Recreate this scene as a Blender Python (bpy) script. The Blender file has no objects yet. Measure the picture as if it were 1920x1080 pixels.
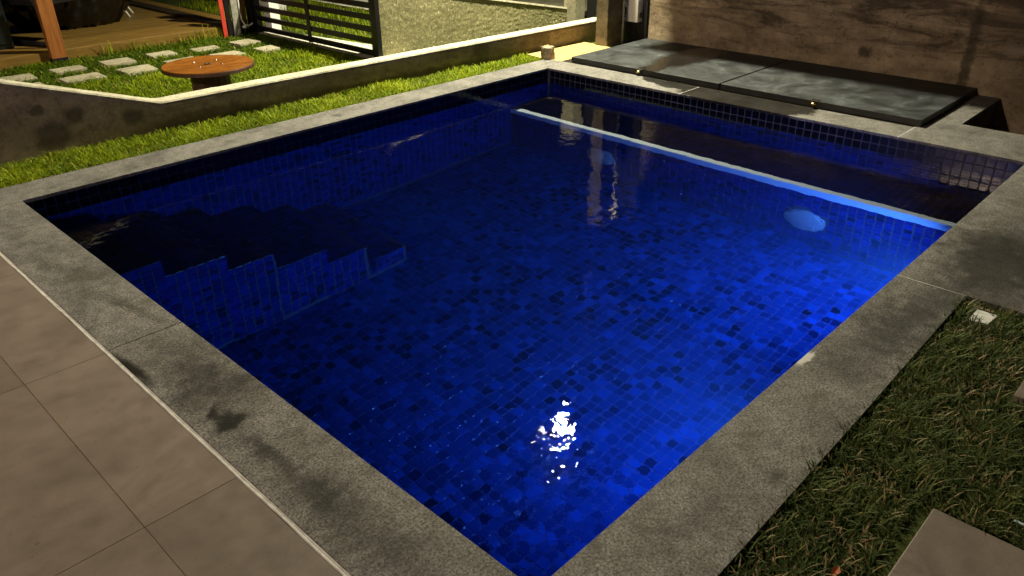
import bpy, bmesh, math, random
import numpy as np
from mathutils import Matrix, Vector, noise as mnoise

random.seed(7)
RNG = np.random.default_rng(7)
scene = bpy.context.scene
COL = scene.collection

# ------------------------------------------------------------------ camera
# origin: near inner corner of the pool coping; x and y run along the two coping edges, z up
cam_d = bpy.data.cameras.new('camera')
cam_d.sensor_width = 36.0
cam_d.lens = 1468.055 / 1920 * 36.0
cam_d.clip_start = 0.05
cam_d.clip_end = 400
cam = bpy.data.objects.new('camera', cam_d)
COL.objects.link(cam)
ROT = Matrix(((0.69515025, 0.3453044, -0.63050059),
              (-0.71878172, 0.32056758, -0.61691917),
              (-0.01090686, 0.88204382, 0.47104113)))
cam.matrix_world = Matrix.Translation((-1.02211, -0.93164, 1.6)) @ ROT.to_4x4()
scene.camera = cam

# ------------------------------------------------------------------ night sky, moon, exposure
world = bpy.data.worlds.new('World')
scene.world = world
world.use_nodes = True
wn = world.node_tree
bg = wn.nodes['Background']
sky = wn.nodes.new('ShaderNodeTexSky')
sky.sky_type = 'NISHITA'
sky.sun_disc = False
sky.sun_elevation = math.radians(35)
sky.sun_rotation = math.radians(60)
wn.links.new(sky.outputs[0], bg.inputs[0])
bg.inputs[1].default_value = 0.0009
moon = bpy.data.lights.new('moon', 'SUN')
moon.energy = 0.012
moon.angle = math.radians(0.5)
moon.color = (0.8, 0.88, 1.0)
mo = bpy.data.objects.new('moon', moon)
COL.objects.link(mo)
mo.rotation_euler = (math.radians(55), 0, math.radians(60))

scene.view_settings.view_transform = 'Standard'
scene.view_settings.look = 'None'
scene.view_settings.exposure = 0.0
scene.view_settings.gamma = 1.0
cy = scene.cycles
cy.use_denoising = True
try:
    cy.denoiser = 'OPENIMAGEDENOISE'
    cy.denoising_input_passes = 'RGB_ALBEDO_NORMAL'
except Exception:
    pass
cy.max_bounces = 10
cy.diffuse_bounces = 4
cy.glossy_bounces = 4
cy.transmission_bounces = 8
cy.caustics_reflective = False
cy.caustics_refractive = True
cy.sample_clamp_indirect = 4.0
cy.blur_glossy = 0.3

WZ = -0.135            # water level
FZ = -1.55             # pool floor
WX, WY = 4.43, 3.91    # far pool walls
WX0, WY0 = -0.02, -0.02
BX, BZ = 3.94, -0.66   # bench front and top
PITCH = 0.06

# ------------------------------------------------------------------ material helpers
def mat(name):
    m = bpy.data.materials.new(name)
    m.use_nodes = True
    nt = m.node_tree
    b = nt.nodes['Principled BSDF']
    return m, nt, b

def coords(nt, kind='Object'):
    return nt.nodes.new('ShaderNodeTexCoord').outputs[kind]

def mapping(nt, vec, scale=(1, 1, 1), rot=(0, 0, 0), loc=(0, 0, 0)):
    n = nt.nodes.new('ShaderNodeMapping')
    nt.links.new(vec, n.inputs[0])
    n.inputs['Scale'].default_value = scale
    n.inputs['Rotation'].default_value = rot
    n.inputs['Location'].default_value = loc
    return n.outputs[0]

def noise(nt, vec, scale, detail=6, rough=0.6, dist=0.0):
    n = nt.nodes.new('ShaderNodeTexNoise')
    nt.links.new(vec, n.inputs['Vector'])
    n.inputs['Scale'].default_value = scale
    n.inputs['Detail'].default_value = detail
    n.inputs['Roughness'].default_value = rough
    n.inputs['Distortion'].default_value = dist
    return n.outputs['Fac']

def ramp(nt, fac, stops):
    n = nt.nodes.new('ShaderNodeValToRGB')
    nt.links.new(fac, n.inputs[0])
    el = n.color_ramp.elements
    while len(el) < len(stops):
        el.new(0.5)
    for e, (p, c) in zip(el, stops):
        e.position = p
        if not isinstance(c, (tuple, list)):
            c = (c, c, c)
        e.color = (*c, 1)
    return n.outputs[0]

def mixc(nt, fac, a, b, mode='MIX'):
    n = nt.nodes.new('ShaderNodeMix')
    n.data_type = 'RGBA'
    n.blend_type = mode
    for sock, v in ((n.inputs[0], fac), (n.inputs[6], a), (n.inputs[7], b)):
        if hasattr(v, 'is_linked'):
            nt.links.new(v, sock)
        elif isinstance(v, (tuple, list)):
            sock.default_value = (*v, 1)
        else:
            sock.default_value = v
    return n.outputs[2]

def math_n(nt, op, a, b=None, clamp=False):
    n = nt.nodes.new('ShaderNodeMath')
    n.operation = op
    n.use_clamp = clamp
    for i, v in enumerate((a, b)):
        if v is None:
            continue
        if hasattr(v, 'is_linked'):
            nt.links.new(v, n.inputs[i])
        else:
            n.inputs[i].default_value = v
    return n.outputs[0]

def bump(nt, b, height, strength=0.3, dist=0.01):
    n = nt.nodes.new('ShaderNodeBump')
    n.inputs['Strength'].default_value = strength
    n.inputs['Distance'].default_value = dist
    nt.links.new(height, n.inputs['Height'])
    nt.links.new(n.outputs[0], b.inputs['Normal'])

def geo_pos(nt):
    return nt.nodes.new('ShaderNodeNewGeometry').outputs['Position']

def blob(nt, pos, c, r, ang=0.0, soft=0.5, wob=0.05, wscale=14):
    """stain mask: an ellipse on the ground with a ragged edge"""
    nz = nt.nodes.new('ShaderNodeTexNoise')
    nt.links.new(pos, nz.inputs['Vector'])
    nz.inputs['Scale'].default_value = wscale
    nz.inputs['Detail'].default_value = 5
    nz.inputs['Roughness'].default_value = 0.65
    vs = nt.nodes.new('ShaderNodeVectorMath'); vs.operation = 'SUBTRACT'
    nt.links.new(nz.outputs['Color'], vs.inputs[0]); vs.inputs[1].default_value = (.5, .5, .5)
    sc = nt.nodes.new('ShaderNodeVectorMath'); sc.operation = 'SCALE'
    nt.links.new(vs.outputs[0], sc.inputs[0]); sc.inputs['Scale'].default_value = wob * 4
    ad = nt.nodes.new('ShaderNodeVectorMath'); ad.operation = 'ADD'
    nt.links.new(pos, ad.inputs[0]); nt.links.new(sc.outputs[0], ad.inputs[1])
    su = nt.nodes.new('ShaderNodeVectorMath'); su.operation = 'SUBTRACT'
    nt.links.new(ad.outputs[0], su.inputs[0]); su.inputs[1].default_value = (*c, 0) if len(c) == 2 else c
    ro = nt.nodes.new('ShaderNodeVectorRotate'); ro.rotation_type = 'Z_AXIS'
    nt.links.new(su.outputs[0], ro.inputs['Vector']); ro.inputs['Angle'].default_value = -ang
    dv = nt.nodes.new('ShaderNodeVectorMath'); dv.operation = 'DIVIDE'
    nt.links.new(ro.outputs[0], dv.inputs[0]); dv.inputs[1].default_value = (r[0], r[1], r[2] if len(r) > 2 else 50)
    ln = nt.nodes.new('ShaderNodeVectorMath'); ln.operation = 'LENGTH'
    nt.links.new(dv.outputs[0], ln.inputs[0])
    mr = nt.nodes.new('ShaderNodeMapRange'); mr.interpolation_type = 'SMOOTHSTEP'
    nt.links.new(ln.outputs['Value'], mr.inputs['Value'])
    mr.inputs['From Min'].default_value = 1 - soft
    mr.inputs['From Max'].default_value = 1 + soft * .3
    mr.inputs['To Min'].default_value = 1
    mr.inputs['To Max'].default_value = 0
    return mr.outputs[0]

def simple(name, color, rough=0.6, var=0.25, scale=20, metallic=0.0, bumps=0.0, spec=0.5, coat=0.0):
    m, nt, b = mat(name)
    v = coords(nt)
    f = noise(nt, v, scale)
    lo = tuple(c * (1 - var) for c in color)
    hi = tuple(min(1, c * (1 + var)) for c in color)
    nt.links.new(ramp(nt, f, [(0.3, lo), (0.7, hi)]), b.inputs['Base Color'])
    b.inputs['Roughness'].default_value = rough
    b.inputs['Metallic'].default_value = metallic
    b.inputs['Specular IOR Level'].default_value = spec
    b.inputs['Coat Weight'].default_value = coat
    if bumps:
        bump(nt, b, f, bumps, 0.01)
    return m

# ------------------------------------------------------------------ geometry helpers
def link(o, parent=None):
    COL.objects.link(o)
    if parent is not None:
        o.parent = parent
        base = parent
        off = Vector((0, 0, 0))
        while base is not None:
            off += base.location
            base = base.parent
        o.location = o.location - off
    return o

def mesh_obj(name, verts, faces, m, parent=None, smooth=False):
    me = bpy.data.meshes.new(name)
    me.from_pydata([tuple(v) for v in verts], [], [tuple(f) for f in faces])
    for mm in (m if isinstance(m, (list, tuple)) else [m]):
        me.materials.append(mm)
    if smooth:
        me.polygons.foreach_set('use_smooth', [True] * len(me.polygons))
    me.update()
    return link(bpy.data.objects.new(name, me), parent)

def bm_obj(name, bm, m, parent=None, smooth=False):
    me = bpy.data.meshes.new(name)
    bm.normal_update()
    bm.to_mesh(me)
    bm.free()
    for mm in (m if isinstance(m, (list, tuple)) else [m]):
        me.materials.append(mm)
    if smooth:
        me.polygons.foreach_set('use_smooth', [True] * len(me.polygons))
    return link(bpy.data.objects.new(name, me), parent)

def prism_bm(pts, z0, z1, bev=0.0, bm=None, seg=2):
    bm = bm or bmesh.new()
    area = sum(pts[i][0] * pts[(i + 1) % len(pts)][1] - pts[(i + 1) % len(pts)][0] * pts[i][1] for i in range(len(pts)))
    if area < 0:
        pts = pts[::-1]
    lo = [bm.verts.new((p[0], p[1], z0 if len(p) < 3 else z0)) for p in pts]
    hi = [bm.verts.new((p[0], p[1], z1 if len(p) < 3 else p[2])) for p in pts]
    n = len(pts)
    bm.faces.new(lo[::-1])
    bm.faces.new(hi)
    fs = []
    for i in range(n):
        fs.append(bm.faces.new((lo[i], lo[(i + 1) % n], hi[(i + 1) % n], hi[i])))
    if bev:
        es = [e for e in bm.edges if e.verts[0] in lo + hi and e.verts[1] in lo + hi]
        bmesh.ops.bevel(bm, geom=es, offset=bev, segments=seg, affect='EDGES', profile=0.6)
    return bm

def prism(name, pts, z0, z1, m, parent=None, bev=0.0):
    return bm_obj(name, prism_bm(pts, z0, z1, bev), m, parent)

def box(name, a, b, m, parent=None, bev=0.0):
    return prism(name, [(a[0], a[1]), (b[0], a[1]), (b[0], b[1]), (a[0], b[1])], a[2], b[2], m, parent, bev)

def tube_bm(path, r, seg=8, bm=None, caps=True):
    bm = bm or bmesh.new()
    rings = []
    P = [Vector(p) for p in path]
    for i, p in enumerate(P):
        d = (P[min(i + 1, len(P) - 1)] - P[max(i - 1, 0)]).normalized()
        ref = Vector((0, 0, 1)) if abs(d.z) < 0.9 else Vector((1, 0, 0))
        u = d.cross(ref).normalized()
        v = d.cross(u).normalized()
        rr = r[i] if isinstance(r, (list, tuple)) else r
        rings.append([bm.verts.new(p + u * rr * math.cos(2 * math.pi * k / seg) + v * rr * math.sin(2 * math.pi * k / seg)) for k in range(seg)])
    for a, b in zip(rings, rings[1:]):
        for k in range(seg):
            bm.faces.new((a[k], b[k], b[(k + 1) % seg], a[(k + 1) % seg]))
    if caps:
        bm.faces.new(rings[0])
        bm.faces.new(rings[-1][::-1])
    bmesh.ops.recalc_face_normals(bm, faces=bm.faces)
    return bm

def tube(name, path, r, m, parent=None, seg=8):
    return bm_obj(name, tube_bm(path, r, seg), m, parent, True)

def lathe(name, prof, center, m, parent=None, seg=32, axis='Z', smooth=True):
    bm = bmesh.new()
    rings = []
    for r, z in prof:
        ring = []
        for k in range(seg):
            a = 2 * math.pi * k / seg
            x, y, h = r * math.cos(a), r * math.sin(a), z
            if axis == 'Z':
                p = (x, y, h)
            elif axis == 'X':
                p = (h, x, y)
            else:
                p = (x, h, y)
            ring.append(bm.verts.new((p[0] + center[0], p[1] + center[1], p[2] + center[2])))
        rings.append(ring)
    for a, b in zip(rings, rings[1:]):
        for k in range(seg):
            bm.faces.new((a[k], a[(k + 1) % seg], b[(k + 1) % seg], b[k]))
    bm.faces.new(rings[0])
    bm.faces.new(rings[-1])
    bmesh.ops.recalc_face_normals(bm, faces=bm.faces)
    return bm_obj(name, bm, m, parent, smooth)

def tag(o, label=None, cat=None, group=None, kind=None):
    if label: o['label'] = label
    if cat: o['category'] = cat
    if group: o['group'] = group
    if kind: o['kind'] = kind
    return o

def thing(name, loc, label, cat, group=None):
    o = bpy.data.objects.new(name, None)
    o.empty_display_size = 0.1
    o.location = loc
    COL.objects.link(o)
    return tag(o, label, cat, group)

def part_empty(name, parent):
    o = bpy.data.objects.new(name, None)
    COL.objects.link(o)
    o.parent = parent
    o.location = -parent.location
    return o

# ------------------------------------------------------------------ materials
def stone_mat(name, stains=False):
    """grey granite coping, warm tint, worn; with the mould stains that the photograph shows"""
    m, nt, b = mat(name)
    p = geo_pos(nt)
    fine = noise(nt, p, 260, 3, 0.7)
    mid = noise(nt, p, 22, 8, 0.65)
    big = noise(nt, p, 3.2, 5, 0.6)
    gr = noise(nt, p, 115, 2, 0.6)
    c = ramp(nt, fine, [(0.28, (0.066, 0.063, 0.061)), (0.5, (0.212, 0.202, 0.194)), (0.72, (0.415, 0.395, 0.38))])
    c = mixc(nt, 0.8, c, ramp(nt, gr, [(0.36, 0.32), (0.5, 1.0), (0.66, 1.5)]), 'MULTIPLY')
    c = mixc(nt, 0.8, c, ramp(nt, mid, [(0.3, 0.5), (0.55, 1.0), (0.8, 1.1)]), 'MULTIPLY')
    c = mixc(nt, 0.85, c, ramp(nt, big, [(0.32, 0.5), (0.5, .95), (0.66, 1.12)]), 'MULTIPLY')
    # algae in the pores
    alg = math_n(nt, 'MULTIPLY', ramp(nt, noise(nt, p, 7, 12, 0.8, .6), [(0.5, 0), (0.64, 1)]), 0.62)
    c = mixc(nt, alg, c, (0.06, 0.06, 0.045))
    wet = None
    rough = 0.62
    if stains:
        spots = [((-0.19, 1.22), (0.060, 0.10), .3, .8, .05, .98), ((-0.205, 1.29), (0.055, 0.03), .9, .7, .03, .95), ((-.225, 1.175), (.04, .022), .2, .7, .02, .95), ((-0.12, 1.48), (0.16, 0.3), .2, 1.0, .10, .75),
                 ((-0.19, 0.95), (0.035, 0.22), .05, .9, .03, .72), ((-0.18, 0.66), (0.10, 0.22), 0, 1., .06, .8), ((-.17, .35), (.09, .16), 0, 1., .06, .6),
                 ((-0.283, 1.75), (0.024, 0.18), .06, .7, .012, .98), ((-0.10, 2.25), (0.035, 0.16), .15, .9, .03, .6), ((-0.18, 2.9), (0.06, 0.25), .2, 1., .05, .35),
                 ((-0.06, 2.05), (0.03, 0.12), .2, .9, .03, .4), ((0.8, -0.24), (0.06, 0.03), .1, .9, .02, .6), ((0.45, -0.16), (0.22, 0.05), -.2, 1, .05, .4),
                 ((2.0, -0.18), (0.6, 0.16), -.1, .9, .10, .72), ((2.8, -0.28), (0.5, 0.26), .2, .6, .1, .8),
                 ((3.3, -0.35), (0.4, 0.3), .2, .6, .1, .4), ((2.2, 4.03), (0.06, 0.05), .8, .9, .03, .5)]
        for (cx, cyy), r, a, s, w, k in spots:
            f = math_n(nt, 'MULTIPLY', blob(nt, p, (cx, cyy), r, a, s, w), k)
            c = mixc(nt, f, c, (0.010, 0.009, 0.007))
        # chipped pale edge of the right-hand coping
        f = blob(nt, p, (1.46, -0.012), (0.07, 0.02), 0.0, .4, .012, 40)
        c = mixc(nt, f, c, (0.62, 0.62, 0.6))
        # water spilt over the far coping from the hatches
        wet = math_n(nt, 'MAXIMUM', blob(nt, p, (4.6, 2.0), (0.30, 0.60), 0, .12, .05, 8), blob(nt, p, (4.72, 2.75), (0.19, 0.34), -.25, .12, .03, 8))
        c = mixc(nt, math_n(nt, 'MULTIPLY', wet, .9), c, mixc(nt, 1.0, c, (.07, .07, .065), 'MULTIPLY'))
    nt.links.new(c, b.inputs['Base Color'])
    if wet is not None:
        mr = nt.nodes.new('ShaderNodeMapRange')
        nt.links.new(wet, mr.inputs[0])
        mr.inputs['To Min'].default_value = 0.62
        mr.inputs['To Max'].default_value = 0.09
        nt.links.new(mr.outputs[0], b.inputs['Roughness'])
    else:
        b.inputs['Roughness'].default_value = rough
    b.inputs['Specular IOR Level'].default_value = .15 if not stains else .2
    h = math_n(nt, 'ADD', math_n(nt, 'MULTIPLY', fine, .5), mid)
    bump(nt, b, h, 0.22, 0.004)
    return m

M_STONE = stone_mat('coping_granite', True)

def tile_mat(name, color, rough=0.12, peel=.12, spec=.5):
    m, nt, b = mat(name)
    v = coords(nt, 'Object')
    oi = nt.nodes.new('ShaderNodeObjectInfo')
    p = geo_pos(nt)
    f = noise(nt, p, 7, 4, .6)
    c = ramp(nt, f, [(0.3, tuple(x * .7 for x in color)), (0.7, tuple(x * 1.25 for x in color))])
    nt.links.new(c, b.inputs['Base Color'])
    b.inputs['Roughness'].default_value = rough
    b.inputs['IOR'].default_value = 1.5
    b.inputs['Specular IOR Level'].default_value = spec
    bump(nt, b, noise(nt, p, 90, 3, .6), peel, 0.004)
    return m

M_TILE = [tile_mat('tile_cobalt', (.002, .034, .20), .5, .1, .03), tile_mat('tile_royal', (.002, .020, .125), .5, .1, .03), tile_mat('tile_azure', (.004, .056, .31), .5, .1, .03),  # floor tiles, greener and lighter than wall tiles to stand in for flood light
          tile_mat('tile_navy', (.001, .006, .052), .5, .1, .03), tile_mat('tile_ink', (.0008, .0025, .018), .5, .1, .03), tile_mat('tile_black_glass', (.003, .004, .007), .08),
          tile_mat('tile_violet', (.004, .011, .135), .3), tile_mat('tile_indigo', (.003, .008, .10), .3), tile_mat('tile_ultramarine', (.004, .015, .175), .3),
          tile_mat('tile_midnight', (.002, .005, .055), .3), tile_mat('tile_night', (.0015, .003, .026), .3),
          tile_mat('tile_glazed_edge', (.0015, .018, .16), .10, .1, .8)]
M_TREAD = M_TILE
m, nt, b = mat('grout')
p = geo_pos(nt)
nt.links.new(ramp(nt, noise(nt, p, 30, 5), [(.3, (.016, .036, .18)), (.7, (.026, .052, .25))]), b.inputs['Base Color'])
b.inputs['Roughness'].default_value = .85
M_GROUT = m
m, nt, b = mat('dark_grout')
p = geo_pos(nt)
nt.links.new(ramp(nt, noise(nt, p, 30, 5), [(.3, (.03, .032, .05)), (.7, (.07, .072, .10))]), b.inputs['Base Color'])
b.inputs['Roughness'].default_value = .85
M_GROUTD = m

def floor_tile_mat():
    m, nt, b = mat('porcelain_beige')
    p = geo_pos(nt)
    oi = nt.nodes.new('ShaderNodeObjectInfo')
    f1 = noise(nt, mapping(nt, p, (1, 2.2, 1), (0, 0, .4)), 2.2, 7, .6, .6)
    f2 = noise(nt, p, 14, 6, .6)
    c = ramp(nt, f1, [(.3, (.180, .143, .122)), (.5, (.222, .178, .152)), (.7, (.255, .207, .177))])
    c = mixc(nt, .5, c, ramp(nt, f2, [(.35, .8), (.65, 1.1)]), 'MULTIPLY')
    c = mixc(nt, .55, c, ramp(nt, noise(nt, p, 330, 2, .6), [(.3, .72), (.5, 1.0), (.7, 1.22)]), 'MULTIPLY')
    drt = math_n(nt, 'MULTIPLY', ramp(nt, noise(nt, p, 5.5, 9, .78, .8), [(.54, 0), (.70, 1)]), .38)
    c = mixc(nt, drt, c, (.085, .066, .05))
    spk = math_n(nt, 'MULTIPLY', ramp(nt, noise(nt, p, 60, 2, .5), [(.73, 0), (.76, 1)]), .5)
    c = mixc(nt, spk, c, (.07, .055, .042))
    r = nt.nodes.new('ShaderNodeMapRange'); nt.links.new(oi.outputs['Random'], r.inputs[0])
    r.inputs['To Min'].default_value = .88; r.inputs['To Max'].default_value = 1.08
    c = mixc(nt, 1.0, c, r.outputs[0], 'MULTIPLY')
    nt.links.new(c, b.inputs['Base Color'])
    nt.links.new(ramp(nt, f2, [(.3, .38), (.7, .55)]), b.inputs['Roughness'])
    bump(nt, b, noise(nt, p, 120, 3, .6), .06, .002)
    return m
M_FLOOR = floor_tile_mat()
M_JOINT = simple('brown_tile_grout', (.20, .15, .10), .9, .3, 30)
M_TRIM = simple('white_grout_trim', (.85, .82, .78), .6, .25, 30)

def concrete_mat(name, dark, mid_, light, spots=(), fine_scale=60, bump_s=.5, rough=.9, sc=2.0):
    m, nt, b = mat(name)
    p = geo_pos(nt)
    v = mapping(nt, p, (1, 1, 2.2))
    f = noise(nt, v, sc, 9, .65, .5)
    c = ramp(nt, f, [(.32, dark), (.5, mid_), (.66, light)])
    g2 = noise(nt, p, 16, 8, .75)
    c = mixc(nt, .75, c, ramp(nt, g2, [(.34, .45), (.52, 1.0), (.8, 1.15)]), 'MULTIPLY')
    g = noise(nt, p, fine_scale, 4, .6)
    c = mixc(nt, .5, c, ramp(nt, g, [(.3, .7), (.7, 1.15)]), 'MULTIPLY')
    for cc, r, k, col in spots:
        fb = math_n(nt, 'MULTIPLY', blob(nt, p, cc, r, 0, .45, .02 if r[2] < .3 else .01, 12), k)
        c = mixc(nt, fb, c, col)
    nt.links.new(c, b.inputs['Base Color'])
    b.inputs['Roughness'].default_value = rough
    b.inputs['Specular IOR Level'].default_value = .25
    bump(nt, b, math_n(nt, 'ADD', g2, math_n(nt, 'MULTIPLY', g, .5)), bump_s, .012)
    return m

DK = (.05, .042, .028)
M_LOWWALL = concrete_mat('low_wall_render', (.17, .135, .095), (.26, .21, .15), (.33, .275, .20),
    [((.41, 4.72, .27), (.05, 3, .045), .75, DK), ((.62, 4.72, .20), (.08, 3, .07), .75, DK), ((.47, 4.72, .10), (.12, 3, .11), .7, DK), ((.98, 4.7, .12), (.09, 3, .06), .65, DK),
     ((1.5, 4.7, .02), (.5, 3, .07), .6, DK), ((3.0, 4.7, -.02), (2.5, 3, .07), .7, DK), ((4.2, 4.6, .1), (.12, 3, .1), .5, DK), ((4.9, 4.6, .08), (.25, 3, .12), .5, DK)])
M_WALLTOP = concrete_mat('wall_cap_plaster', (.50, .45, .33), (.62, .57, .44), (.72, .68, .55), (), 40, .3)
BD = (.060, .047, .032)
def big_wall():
    m, nt, b = mat('boundary_wall_render')
    p = geo_pos(nt)
    f = noise(nt, mapping(nt, p, (1, 1, 2.6)), 2.3, 10, .66, .4)
    c = ramp(nt, f, [(.30, (.26, .20, .135)), (.5, (.44, .345, .23)), (.68, (.58, .465, .325))])
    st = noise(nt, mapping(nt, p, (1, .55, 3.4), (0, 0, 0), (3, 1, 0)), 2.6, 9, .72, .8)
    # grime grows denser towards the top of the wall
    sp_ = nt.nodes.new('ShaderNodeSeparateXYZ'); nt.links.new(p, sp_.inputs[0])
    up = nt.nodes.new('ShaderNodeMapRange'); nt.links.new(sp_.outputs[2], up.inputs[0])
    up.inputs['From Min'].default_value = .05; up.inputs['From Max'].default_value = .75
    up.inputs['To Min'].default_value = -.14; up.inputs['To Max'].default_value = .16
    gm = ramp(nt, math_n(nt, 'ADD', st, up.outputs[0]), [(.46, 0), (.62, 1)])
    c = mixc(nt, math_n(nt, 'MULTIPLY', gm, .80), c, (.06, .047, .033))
    pits = ramp(nt, noise(nt, p, 34, 6, .7), [(.34, .25), (.44, 1.0)])
    c = mixc(nt, .7, c, pits, 'MULTIPLY')
    c = mixc(nt, .6, c, ramp(nt, noise(nt, p, 9, 8, .75), [(.35, .55), (.6, 1.1)]), 'MULTIPLY')
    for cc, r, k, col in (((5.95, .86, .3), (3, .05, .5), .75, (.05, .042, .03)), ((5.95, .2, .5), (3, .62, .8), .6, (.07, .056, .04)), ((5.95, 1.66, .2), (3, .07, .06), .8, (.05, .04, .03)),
                          ((5.95, .55, .36), (3, .1, .05), .7, (.34, .29, .22)), ((5.95, .3, .62), (3, .14, .06), .6, (.34, .29, .22)), ((5.95, 2.0, 1.15), (3, 4.0, .36), .92, (.03, .024, .016))):  # last spot: dark band along the wall top, painted to dim its pool reflection
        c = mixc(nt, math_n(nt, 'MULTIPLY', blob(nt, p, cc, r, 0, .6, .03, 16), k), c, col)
    nt.links.new(c, b.inputs['Base Color'])
    b.inputs['Roughness'].default_value = .92
    b.inputs['Specular IOR Level'].default_value = .2
    bump(nt, b, math_n(nt, 'ADD', noise(nt, p, 16, 8, .75), math_n(nt, 'MULTIPLY', noise(nt, p, 60, 4), .5)), .7, .012)
    return m
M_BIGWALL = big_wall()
M_POSTC = concrete_mat('post_concrete', (.10, .085, .055), (.19, .16, .105), (.26, .22, .15), (), 50, .6)
M_SOIL = concrete_mat('damp_soil', (.012, .009, .006), (.03, .022, .014), (.05, .038, .025), (), 40, .8)
M_ROAD = concrete_mat('rough_asphalt', (.08, .078, .05), (.13, .125, .085), (.17, .165, .11), (), 30, .9)
def gravelly():
    m, nt, b = mat('exposed_aggregate')
    p = geo_pos(nt)
    vo = nt.nodes.new('ShaderNodeTexVoronoi')
    nt.links.new(p, vo.inputs['Vector']); vo.inputs['Scale'].default_value = 75
    c = ramp(nt, vo.outputs['Color'], [(.1, (.17, .155, .075)), (.6, (.27, .25, .125)), (.85, (.37, .34, .18)), (.97, (.7, .66, .42))])
    c = mixc(nt, .7, c, ramp(nt, noise(nt, p, 1.5, 5), [(.3, .65), (.7, 1.2)]), 'MULTIPLY')
    nt.links.new(c, b.inputs['Base Color'])
    b.inputs['Roughness'].default_value = .75
    bump(nt, b, vo.outputs['Distance'], -.5, .006)
    return m
M_DRIVE = gravelly()
M_PAVE = concrete_mat('pale_concrete', (.5, .48, .4), (.6, .58, .5), (.7, .68, .6), (), 30, .2)
M_GRAVELWALL = M_PAVE

def hatch_mat():
    m, nt, b = mat('slate_hatch_panel')
    p = geo_pos(nt)
    f1 = noise(nt, mapping(nt, p, (1, 1, 1), (0, 0, .6)), 3.0, 8, .65, 1.2)
    c = ramp(nt, f1, [(.36, (.008, .010, .012)), (.48, (.021, .025, .029)), (.56, (.036, .042, .048)), (.68, (.075, .088, .098))])
    scr = noise(nt, mapping(nt, p, (5, 40, 5), (0, 0, .9)), 3, 8, .75, 1.2)
    c = mixc(nt, math_n(nt, 'MULTIPLY', ramp(nt, scr, [(.60, 0), (.72, 1)]), .5), c, (.26, .28, .29))
    c = mixc(nt, .7, c, ramp(nt, noise(nt, p, 24, 8, .75), [(.3, .55), (.55, 1.0), (.75, 1.5)]), 'MULTIPLY')
    c = mixc(nt, .5, c, ramp(nt, noise(nt, p, 160, 3), [(.3, .6), (.7, 1.3)]), 'MULTIPLY')
    wet = math_n(nt, 'MAXIMUM', blob(nt, p, (5.45, 3.06), (.62, .24), 0, .35, .03, 8), blob(nt, p, (4.85, 3.04), (.40, .11), .05, .4, .02, 8))
    c = mixc(nt, math_n(nt, 'MULTIPLY', wet, .93), c, (.008, .007, .006))
    nt.links.new(c, b.inputs['Base Color'])
    rr = mixc(nt, wet, ramp(nt, f1, [(.3, .45), (.7, .7)]), (.2, .2, .2))
    nt.links.new(rr, b.inputs['Roughness'])
    bump(nt, b, scr, .15, .003)
    return m
M_HATCH = hatch_mat()
M_HATCHEDGE = simple('black_hatch_edge', (.022, .024, .024), .6, .3, 20)
M_BRASS = simple('brass', (.75, .58, .22), .22, .1, 30, 1.0)
M_STEEL = simple('chrome', (.8, .8, .8), .18, .05, 30, 1.0)
M_WHITE = simple('white_plastic', (.8, .8, .8), .45, .04, 15)
M_DISC = simple('grey_disc_plastic', (.22, .25, .28), .4, .08, 15)
M_PVC = simple('white_stone_nosing', (.42, .52, .64), .5, .05, 25)
M_GREYPAINT = simple('grey_paint', (.05, .05, .05), .5, .1, 20)
M_BLACK = simple('black_paint', (.008, .008, .01), .4, .2, 20)
M_GATE = simple('black_gate_metal', (.006, .006, .009), .35, .2, 20)
M_BIN = simple('dark_appliance', (.008, .011, .012), .3, .2, 10)
M_PLASTIC = simple('black_sheet_plastic', (.0025, .003, .0035), .16, .3, 12, 0, .0)
M_RED = simple('red_paint', (.62, .06, .04), .45, .12, 12)
M_GREYWOOD = simple('weathered_timber', (.30, .29, .25), .85, .35, 22, 0, .4)
M_SCREEN = simple('meter_slot', (.05, .03, .025), .5, .1, 20)
M_PINKTRIM = simple('meter_body', (.62, .6, .6), .5, .05, 20)
M_LEAF = simple('dry_leaf', (.45, .12, .03), .7, .2, 30)
M_STONE2 = simple('rough_block', (.36, .29, .19), .95, .45, 38, 0, 1.0)
M_PALEPLASTER = concrete_mat('cream_plaster', (.26, .24, .17), (.32, .295, .21), (.36, .335, .245), (), 50, .3)
M_HOUSE = concrete_mat('house_wall_plaster', (.5, .46, .4), (.56, .52, .45), (.62, .58, .5), (), 60, .2)

def wood_mat(name, a, b_, c_, axis=0, rough=.45, scale=1.0):
    m, nt, b = mat(name)
    v = coords(nt, 'Object')
    oi = nt.nodes.new('ShaderNodeObjectInfo')
    sc = [9, 9, 9]; sc[axis] = .9
    ad = nt.nodes.new('ShaderNodeVectorMath'); ad.operation = 'ADD'
    nt.links.new(v, ad.inputs[0])
    cm = nt.nodes.new('ShaderNodeCombineXYZ')
    mm = math_n(nt, 'MULTIPLY', oi.outputs['Random'], 37.0)
    for i in range(3): nt.links.new(mm, cm.inputs[i])
    nt.links.new(cm.outputs[0], ad.inputs[1])
    f = noise(nt, mapping(nt, ad.outputs[0], tuple(s * scale for s in sc)), 3, 8, .65, 1.0)
    c = ramp(nt, f, [(.3, a), (.5, b_), (.7, c_)])
    r = nt.nodes.new('ShaderNodeMapRange'); nt.links.new(oi.outputs['Random'], r.inputs[0])
    r.inputs['To Min'].default_value = .8; r.inputs['To Max'].default_value = 1.15
    c = mixc(nt, 1.0, c, r.outputs[0], 'MULTIPLY')
    nt.links.new(c, b.inputs['Base Color'])
    b.inputs['Roughness'].default_value = rough
    bump(nt, b, f, .2, .004)
    return m
M_DECK = wood_mat('deck_timber', (.12, .065, .013), (.185, .108, .022), (.25, .15, .034), 0)
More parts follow.
